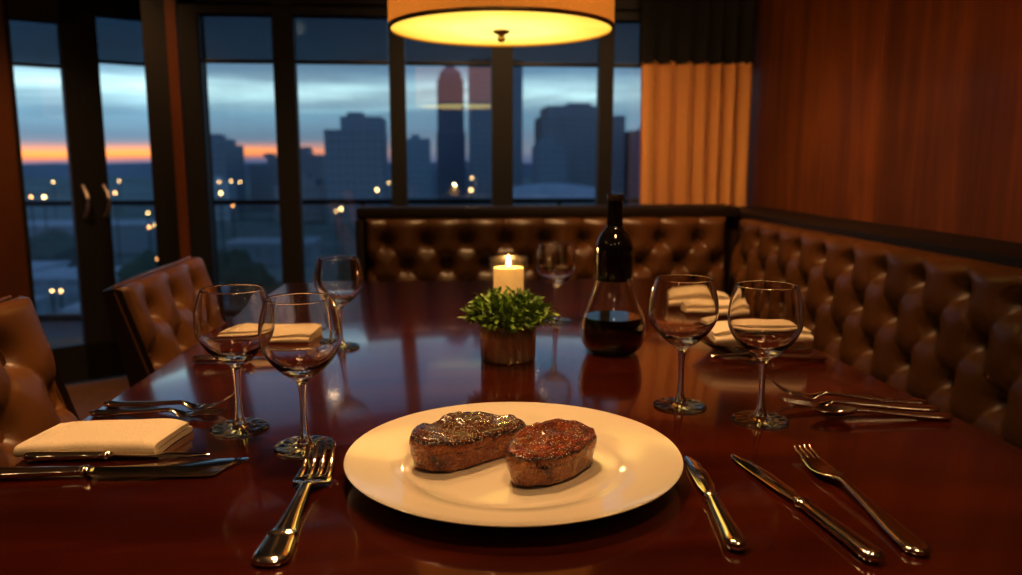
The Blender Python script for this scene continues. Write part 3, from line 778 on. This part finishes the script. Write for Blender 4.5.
CX_, CY_ = .127, 1.42
cd = thing('pillar_candle', 'lit ivory pillar candle inside the glass holder', 'candle', (CX_, CY_, TZ+.0045))
wxb = MB().lathe([(.0003, .0), (.0262, .0), (.0270, .001), (.0272, .116), (.0262, .1185), (.0235, .1180), (.018, .1150), (.0003, .1140)], 48).build('wax_body', 'wax', cd, True, 50)
MB().tube([(0, 0, .112), (.0005, 0, .124)], .0008, 8).build('wick', 'wick', wxb)
MB().lathe([(.0003, .1185), (.0030, .121), (.0042, .1255), (.0036, .131), (.0018, .1375), (.0003, .1425)], 20).build('flame', 'flame', cd, True, 0)
ho = thing('candle_holder', 'clear glass cylinder holder around the lit candle behind the plant', 'candle holder', (CX_, CY_, TZ))
MB().lathe([(.0003, .0003), (.032, .0003), (.0335, .003), (.0345, .1395), (.0338, .1408), (.0326, .1408), (.0320, .1395), (.0312, .0055), (.030, .0042), (.0003, .0042)], 96).build('glass_wall', 'candle_glass', ho, True, 40)

dc = thing('wine_decanter', 'round glass decanter half full of red wine with a black bottle neck', 'decanter', (.287, 1.275, TZ))
body = spline([(.0300, .0004), (.0420, .0040), (.0510, .0190), (.0535, .0380), (.0515, .0560), (.0440, .0760), (.0365, .0960), (.0315, .1120), (.0295, .1270)], 7)
inn = [(max(.0003, r-.0016), z+.0002) for r, z in body if z > .004][::-1]
MB().lathe([(.0003, .0004)]+body+inn+[(.030, .0045), (.0003, .0042)], 64).build('glass_body', 'crystal', dc, True, 60)
win = [(r-.0024, z+.0006) for r, z in body if .004 < z < .060]
MB().lathe([(.0003, .0052), (.030, .0052)]+win+[(win[-1][0]*.5, win[-1][1]), (.0003, win[-1][1])], 64).build('wine', 'wine', dc, True, 60)
bt = spline([(.0302, .1255), (.0304, .1300), (.0304, .1650), (.0290, .1800), (.0215, .1960), (.0142, .2060), (.0128, .2180), (.0120, .2480)], 6)
bnk = MB().lathe([(.0285, .1255)]+bt, 48).build('bottle_neck', 'bottle', dc, True, 60)
MB().lathe([(.0122, .2475), (.0138, .2485), (.0140, .2570), (.0130, .2590), (.0100, .2590), (.0096, .2500)], 32).build('lip', 'cap_ring', bnk, True, 40)
MB().lathe([(.0297, .1195), (.0303, .1205), (.0303, .1262), (.0297, .1268)], 48).build('collar', 'bottle', dc)

# ------------------------------------------------------------------ outside: balcony and city
struct('balcony_floor', MB().box(-6, 5, 4.45, 5.62, -.12, -.01), 'deck')
struct('balcony_threshold', MB().box(-1.0, WX, WY+.1, 4.45, -.12, -.01), 'deck')
rl = thing('balcony_railing', 'dark balcony railing with glass infill outside the windows', 'railing', (0, 5.55, 0))
MB().rbox(-6, 5, -.025, .025, .775, .81, .006).build('top_rail', 'rail_metal', rl)
MB().rbox(-6, 5, -.02, .02, .0, .05, .006).build('bottom_rail', 'rail_metal', rl)
for k in range(9): MB().rbox(-5.9+k*1.35-.015, -5.9+k*1.35+.015, -.02, .02, -.01, .775, .003).build('post', 'rail_metal', rl)
MB().box(-6, 5, -.004, .004, .055, .77).build('glass_infill', 'thin_glass', rl, False)

PSI, PIT, FPX, H = rd(5.2915), rd(8.9156), 800., 1.06
FW = Vector((math.sin(PSI)*math.cos(PIT), math.cos(PSI)*math.cos(PIT), -math.sin(PIT)))
RT = Vector((math.cos(PSI), -math.sin(PSI), 0)); UP = RT.cross(FW)
GZ = -24.
struct('ground', MB().box(-900, 900, 30, 1500, GZ-1, GZ), 'ground')
# far ridge line on the horizon
mb = MB(); 
def hill(u, v): 
    x = -1800+3600*u; return (x, 1490-60*v, GZ+(22+7*noise.noise(Vector((u*9, 3, 0)))+5*noise.noise(Vector((u*40, 1, 0))))*(1-v) if v < 1 else GZ)
struct('hills', MB().grid(90, 2, hill), 'hill')

CG = 'dusk skyline buildings'
def building(name, label, x0, x1, y, ztop, dep, mat, steps=(), spire=0, dz=0):
    """x0..x1 metres at distance y; steps: (fraction of width in from the sides, height)"""
    b = thing(name, label, 'building', ((x0+x1)/2, y+dep/2, GZ), 0, CG); w = (x1-x0)/2
    MB().box(-w, w, -dep/2, dep/2, 0, ztop-GZ).build('wall', mat, b, False)
    z = ztop-GZ
    for (l, r, h) in steps:
        MB().box(-w+2*w*l, w-2*w*r, -dep*.4, dep*.4, z, z+h).build('upper_storey', mat, b, False); z += h
    if spire:
        l, r = (steps[-1][0], steps[-1][1]) if steps else (0, 0)
        xx0, xx1 = -w+2*w*l, w-2*w*r; xm = (xx0+xx1)/2
        MB().add([(xx0, -dep*.4, z), (xx1, -dep*.4, z), (xx1, dep*.4, z), (xx0, dep*.4, z), (xm, 0, z+spire)], [(0, 1, 4), (1, 2, 4), (2, 3, 4), (3, 0, 4)]).build('roof', mat, b, False)
    else:
        MB().box(-w*.3, w*.25, -dep*.2, dep*.2, z, z+2.2).build('roof_plant', mat, b, False)
    return b
BL = [
 ('office_block', 'dark office block at the left of the skyline in the narrow window', -117, -101, 400, 9.5, 40, 'f_slate', [(.30, .18, 3)], 0),
 ('low_block', 'low brown block right of the dark office block', -100, -82, 446, -.5, 24, 'f_brown', [(.5, .1, 4)], 0),
 ('low_block', 'low pale block in front of the dark office block', -98, -88, 352, -7, 12, 'f_pale', [], 0),
 ('low_block', 'low dusky block behind the second window mullion', -80, -63, 445, 5, 30, 'f_brown', [(.2, .4, 2)], 0),
 ('wide_tower', 'broad dark tower block with a lower left wing in the second window', -45, -22, 335, 14, 40, 'f_slate', [(.27, .0, 5.5)], 0),
 ('low_block', 'low dim block at the foot of the broad dark tower block', -68, -46.5, 345, -9, 24, 'f_brown', [(.3, .2, 3)], 0),
 ('blue_block', 'mid-height blue block just right of the mullion, left of the spire tower', -18, -3, 420, 13, 30, 'f_blue', [], 0),
 ('spire_tower', 'tallest slim tower with a pointed top left of the lamp reflection', .5, 17.5, 480, 18, 24, 'f_dark', [(.04, .04, 31), (.12, .12, 3)], 8),
 ('flat_tower', 'tall flat-topped tower behind the mullion below the lamp', 18.5, 46, 430, 54, 30, 'f_slate', [], 0),
 ('stepped_block', 'large stepped block behind the right-hand window mullion', 56, 99, 420, 25, 40, 'f_brown', [(.06, .33, 5)], 0),
 ('low_block', 'dim low block in front of the stepped block', 48, 62, 380, 9, 24, 'f_slate', [(.1, .4, 3)], 0),
 ('edge_block', 'narrow dark block beside the curtain edge', 101, 118, 400, 17, 30, 'f_dark', [], 0),
 ('low_block', 'distant low block between the spire tower and flat tower', -8, 30, 520, -4, 20, 'f_blue', [], 0),
]
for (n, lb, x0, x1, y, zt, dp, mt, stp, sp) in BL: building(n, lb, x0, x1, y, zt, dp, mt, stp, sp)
# long pale vaulted hall
hl = thing('vaulted_hall', 'long pale low vaulted hall roof below the stepped block', 'building', (42, 290, GZ), 0, CG)
MB().box(-21, 21, -10, 10, 0, 11).build('wall', 'f_pale', hl, False)
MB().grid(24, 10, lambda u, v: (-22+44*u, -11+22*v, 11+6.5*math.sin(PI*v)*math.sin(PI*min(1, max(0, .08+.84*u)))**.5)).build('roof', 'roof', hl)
# flat roofs below the balcony
def flat(label, x0, x1, y0, y1, zt, mt='f_pale'):
    b = thing('warehouse', label, 'building', ((x0+x1)/2, (y0+y1)/2, GZ), 0, 'low roofs below the balcony')
    w, d_ = (x1-x0)/2, (y1-y0)/2
    MB().box(-w, w, -d_, d_, 0, zt-GZ-.5).build('wall', mt, b, False)
    MB().box(-w-.4, w+.4, -d_-.4, d_+.4, zt-GZ-.5, zt-GZ).build('roof', 'roof', b, False)
flat('flat grey roof seen low through the left door leaf', -84, -70, 140, 158, -17.5)
flat('longer flat grey roof lower in the left door leaf', -64, -52, 100, 110, -16.5)
flat('flat roof seen through the right door leaf', -66, -50, 132, 144, -17, 'f_slate')
flat('lower flat roof nearest the balcony in the right door leaf', -45, -36, 100, 108, -16.5)
flat('small pale roof low in the narrow window', -24.5, -20, 78, 84, -14.5)
flat('long dim roof across the second window', -50, -30, 196, 208, -18, 'f_slate')
flat('long dark shed beyond the flat roofs in the door leaves', -120, -80, 230, 250, -16, 'f_slate')
# trees
def tree(label, x, y, h, w, seed):
    t_ = thing('tree', label, 'tree', (x, y, GZ), 0, 'dark trees below the balcony')
    MB().tube([(0, 0, 0), (0, 0, h*.5)], [.4, .2], 8).build('trunk', 'trunk', t_)
    bm = bmesh.new(); bmesh.ops.create_icosphere(bm, subdivisions=4, radius=1)
    for v in bm.verts:
        p_ = v.co.copy(); q = 1+.35*noise.noise(p_*1.6+Vector((seed, 0, 0)))+.16*noise.noise(p_*5+Vector((seed, 2, 0)))
        v.co = Vector((p_.x*w*q, p_.y*w*q, h*.62+p_.z*h*.42*q))
    bm.verts.index_update(); mb = MB(); mb.add([v.co[:] for v in bm.verts], [[v.index for v in f.verts] for f in bm.faces]); bm.free()
    mb.build('crown', 'tree', t_)
tree('dark tree left in the narrow window beside the door corner', -41, 118, 11, 4.8, 1)
tree('dark tree at the right edge of the narrow window', -28, 112, 12, 4.6, 4)
tree('dark tree low in the second window, left side', -17.5, 98, 10, 3.6, 8)
tree('tallest dark tree in the second window beside the bench end', -9.5, 94, 12.5, 3.2, 12)
tree('broad dark tree in the left door leaf between the roofs', -104, 178, 10, 10, 15)
tree('dark tree farther off in the right door leaf', -80, 176, 10, 7, 19)
# vent chimney in the narrow window
ch = thing('vent_chimney', 'dark roof vent chimney with pale cap low in the narrow window', 'chimney', (-16.6, 62, GZ))
MB().lathe([(.55, 0), (.55, 14.8)], 20, cap1=True).build('flue', 'f_dark', ch)
MB().lathe([(.75, 14.8), (.75, 15.4), (.1, 15.9)], 20, cap0=True).build('cap', 'roof', ch)

# street lamps: placed on the city ground
def lamp(x, y, zl, label, r=.30, mt='lantern'):
    s_ = thing('street_lamp', label, 'street lamp', (x, y, GZ), 0, 'glowing city street lamps')
    MB().tube([(0, 0, 0), (0, 0, zl-GZ-r)], .12, 6).build('pole', 'rail_metal', s_)
    MB().lathe([(r*math.sin(PI*k/10)+.001, -r*math.cos(PI*k/10)) for k in range(11)], 12, cz=zl-GZ).build('lantern', mt, s_)
LAMPS = [
 ((221, 193), 'brightest street lamp in the narrow window, just above the railing', -17, 1.3, 0),
 ((219, 182), 'upper left small street lamp in the narrow window', -17, .7, 0),
 ((231, 181), 'upper middle small street lamp in the narrow window', -17, .7, 0),
 ((240, 182), 'upper right small street lamp in the narrow window', -17, .7, 0),
 ((233, 206), 'street lamp just under the railing in the narrow window', -18, .9, 1),
 ((377, 190), 'bright street lamp above the railing near the first lamp-side mullion', -17, 1.3, 0),
 ((389, 183), 'fainter street lamp right beside the mullion in the second window', -17, .7, 0),
 ((341, 209), 'double-bright street lamp under the railing left of the far bench', -18, 1.4, 0),
 ((336, 211), 'smaller street lamp touching the bright one left of the far bench', -18, .8, 0),
 ((31, 197), 'left street lamp of the pair in the left door leaf', -17, 1.0, 1),
 ((44, 197), 'right bright street lamp of the pair in the left door leaf', -17, 1.3, 0),
 ((24, 195), 'faint street lamp at the very left in the left door leaf', -17, .7, 0),
 ((53, 182), 'upper street lamp in the left door leaf', -17, .7, 0),
 ((115, 193), 'orange street lamp at the upper left of the right door leaf', -17, 1.1, 1),
 ((119, 181), 'faint street lamp highest in the right door leaf', -17, .6, 0),
 ((148, 213), 'small street lamp above the pair in the right door leaf', -18, .9, 0),
 ((149, 227), 'left street lamp of the pair at the right door edge', -18, 1.2, 1),
 ((156, 225), 'right street lamp of the pair at the right door edge', -18, 1.2, 0),
 ((52, 291), 'left low lamp of the pair at the bottom of the left door leaf', -15, 1.0, 0),
 ((61, 291), 'right low lamp of the pair at the bottom of the left door leaf', -15, 1.1, 0),
 ((157, 259), 'dim low lamp at the right door edge above the leather chair', -17, .8, 1),
 ((471, 190), 'street lamp beneath the spire tower, right of the mullion', -17, 1.2, 0),
 ((472, 178), 'fainter street lamp above the one beneath the spire tower', -17, .8, 0),
]
for (px, lb, zl, s, k) in LAMPS:
    d = FW+RT*((px[0]-511)/FPX)-UP*((px[1]-287.5)/FPX)
    zl = -6.5 if px[1] < 200 else (-10 if px[1] < 262 else zl)
    tt = (zl-H)/d.z; x, y = d.x*tt, d.y*tt
    lamp(x, y, zl, lb, y*.0013*s, ('lantern', 'lantern2')[k])

# ------------------------------------------------------------------ sky
W = bpy.data.worlds.new('dusk_sky'); sc.world = W; W.use_nodes = True
nt = W.node_tree; nt.nodes.clear()
def wn(typ, **kw):
    n_ = nt.nodes.new(typ)
    for k, v in kw.items():
        if k in n_.inputs: n_.inputs[k].default_value = v
        else: setattr(n_, k, v)
    return n_
def wl(a, b): nt.links.new(a, b)
tc = wn('ShaderNodeTexCoord'); sep = wn('ShaderNodeSeparateXYZ'); wl(tc.outputs['Generated'], sep.inputs[0])
mp = wn('ShaderNodeMapping'); mp.inputs['Scale'].default_value = (2.6, 2.6, 24); wl(tc.outputs['Generated'], mp.inputs[0])
cn = wn('ShaderNodeTexNoise', Scale=1.6, Detail=7.0, Roughness=.55, Distortion=.5); wl(mp.outputs[0], cn.inputs['Vector'])
cn2 = wn('ShaderNodeTexNoise', Scale=.9, Detail=3.0); wl(mp.outputs[0], cn2.inputs['Vector'])
# warped elevation
ma = wn('ShaderNodeMath', operation='MULTIPLY_ADD'); wl(cn2.outputs['Fac'], ma.inputs[0]); ma.inputs[1].default_value = .022; wl(sep.outputs['Z'], ma.inputs[2])
mb_ = wn('ShaderNodeMath', operation='SUBTRACT'); wl(ma.outputs[0], mb_.inputs[0]); mb_.inputs[1].default_value = .011
mr = wn('ShaderNodeMapRange'); wl(mb_.outputs[0], mr.inputs[0]); mr.inputs[1].default_value = -.05; mr.inputs[2].default_value = .35
def wramp(fac, stops):
    r = wn('ShaderNodeValToRGB'); cr = r.color_ramp
    while len(cr.elements) < len(stops): cr.elements.new(.5)
    for e_, (p_, c_) in zip(cr.elements, stops): e_.position = p_; e_.color = c_
    wl(fac, r.inputs[0]); return r.outputs[0]
z2 = lambda z: (z+.05)/.4
sky = wramp(mr.outputs[0], [(z2(-.03), lin(40, 52, 78)), (z2(.000), lin(66, 76, 100)), (z2(.012), lin(94, 98, 108)), (z2(.032), lin(82, 100, 114)), (z2(.055), lin(92, 122, 136)), (z2(.082), lin(160, 188, 188)), (z2(.108), lin(84, 112, 130)), (z2(.15), lin(66, 96, 120)), (z2(.34), lin(44, 64, 90))])
glow = wramp(mr.outputs[0], [(z2(-.002), lin(80, 84, 104)), (z2(.004), lin(170, 100, 75)), (z2(.0095), lin(232, 132, 62)), (z2(.016), lin(205, 128, 88)), (z2(.026), lin(110, 104, 112))])
gm = wramp(mr.outputs[0], [(z2(-.004), (0, 0, 0, 1)), (z2(.004), (1, 1, 1, 1)), (z2(.012), (1, 1, 1, 1)), (z2(.032), (0, 0, 0, 1))])
# glow only toward the left (west)
az = wn('ShaderNodeMapRange'); wl(sep.outputs['X'], az.inputs[0]); az.inputs[1].default_value = -.02; az.inputs[2].default_value = -.24
gmul = wn('ShaderNodeMath', operation='MULTIPLY'); wl(gm, gmul.inputs[0]); wl(az.outputs[0], gmul.inputs[1])
mix1 = wn('ShaderNodeMix', data_type='RGBA'); wl(gmul.outputs[0], mix1.inputs[0]); wl(sky, mix1.inputs[6]); wl(glow, mix1.inputs[7])
cl = wramp(cn.outputs['Fac'], [(.42, (0, 0, 0, 1)), (.60, (1, 1, 1, 1))])
cm = wn('ShaderNodeMath', operation='MULTIPLY'); wl(cl, cm.inputs[0]); cm.inputs[1].default_value = .62
hz = wn('ShaderNodeMapRange'); wl(sep.outputs['Z'], hz.inputs[0]); hz.inputs[1].default_value = .028; hz.inputs[2].default_value = .06
cm2 = wn('ShaderNodeMath', operation='MULTIPLY'); wl(cm.outputs[0], cm2.inputs[0]); wl(hz.outputs[0], cm2.inputs[1])
mix2 = wn('ShaderNodeMix', data_type='RGBA'); wl(cm2.outputs[0], mix2.inputs[0]); wl(mix1.outputs[2], mix2.inputs[6]); mix2.inputs[7].default_value = lin(70, 90, 106)
bg = wn('ShaderNodeBackground', Strength=2.5); wl(mix2.outputs[2], bg.inputs[0])
wo = wn('ShaderNodeOutputWorld'); wl(bg.outputs[0], wo.inputs[0])

# ------------------------------------------------------------------ lights (unseen warm fill spots added overhead, plus pendant and candle)
def spot(name, loc, tgt, power, col=(1, .62, .28), size=100, blend=.6, rad=.05):
    l_ = bpy.data.lights.new(name, 'SPOT'); l_.energy = power; l_.color = col; l_.spot_size = rd(size); l_.spot_blend = blend; l_.shadow_soft_size = rad
    o = bpy.data.objects.new(name, l_); C.objects.link(o); o.location = loc
    o.rotation_euler = (Vector(tgt)-Vector(loc)).to_track_quat('-Z', 'Y').to_euler(); return o
WARM = (1, .60, .27)
spot('fill_spot_table', (-.10, 1.25, 2.38), (.08, .85, .75), 54, WARM, 70, .6, .09)
spot('fill_spot_near', (.25, .15, 2.38), (.15, .75, .75), 30, WARM, 85, .7, .09)
spot('fill_spot_far', (.40, 1.75, 2.38), (.35, 2.5, .75), 50, WARM, 100, .7, .09)
spot('fill_spot_bench', (.25, 2.42, 2.38), (.35, 2.95, .70), 42, WARM, 95, .7, .09)
spot('fill_spot_right', (.78, 1.35, 2.38), (1.15, 1.6, .7), 7, WARM, 90, .7, .09)
spot('fill_spot_left', (-.30, 1.9, 2.38), (-.75, 1.5, .4), 40, WARM, 95, .7, .09)
spot('fill_spot_wall', (.45, .9, 2.38), (1.41, 2.3, 1.5), 46, (1, .52, .20), 72, .8, .09)
spot('fill_spot_curtain', (.95, 2.75, 2.38), (1.15, 3.45, 1.25), 5, (1, .55, .22), 60, .7, .06)
spot('fill_spot_door', (-1.5, 2.9, 2.38), (-1.45, 3.5, .0), 60, (1, .52, .20), 80, .7, .06)
for k, (x, y) in enumerate([(-1.3, -1.1), (1.0, -.9), (-.15, -1.3), (-2.0, .6)]):  # unseen point lights added for glints on glass and cutlery
    gl = bpy.data.lights.new('glint_point', 'POINT'); gl.energy = 2.6; gl.color = (1, .66, .34); gl.shadow_soft_size = .06
    o = bpy.data.objects.new('glint_point', gl); C.objects.link(o); o.location = (x, y, 2.33)
ul = bpy.data.lights.new('pendant_bulb', 'POINT'); ul.energy = 9; ul.color = (1, .62, .28); ul.shadow_soft_size = .05
o = bpy.data.objects.new('pendant_bulb', ul); C.objects.link(o); o.location = (LX, LY, LZ+.17)
fl = bpy.data.lights.new('candle_light', 'POINT'); fl.energy = .35; fl.color = (1, .55, .18); fl.shadow_soft_size = .006
o = bpy.data.objects.new('candle_light', fl); C.objects.link(o); o.location = (CX_, CY_, TZ+.155)

# ------------------------------------------------------------------ camera
cam = bpy.data.cameras.new('camera'); co = bpy.data.objects.new('camera', cam); C.objects.link(co); sc.camera = co
cam.sensor_width = 36; cam.lens = 36*FPX/1022; cam.clip_start = .02; cam.clip_end = 4000
m = Matrix((RT, UP, -FW)).transposed().to_4x4(); m.translation = (0, 0, H); co.matrix_world = m
cam.dof.use_dof = True; cam.dof.focus_distance = .86; cam.dof.aperture_fstop = cam.lens/6.0
sc.view_settings.view_transform = 'Standard'; sc.view_settings.look = 'None'
sc.view_settings.exposure = .46; sc.view_settings.gamma = .90
sc.cycles.use_denoising = True
sc.cycles.max_bounces = 14; sc.cycles.transmission_bounces = 12; sc.cycles.transparent_max_bounces = 16; sc.cycles.glossy_bounces = 6
sc.cycles.sample_clamp_indirect = 6
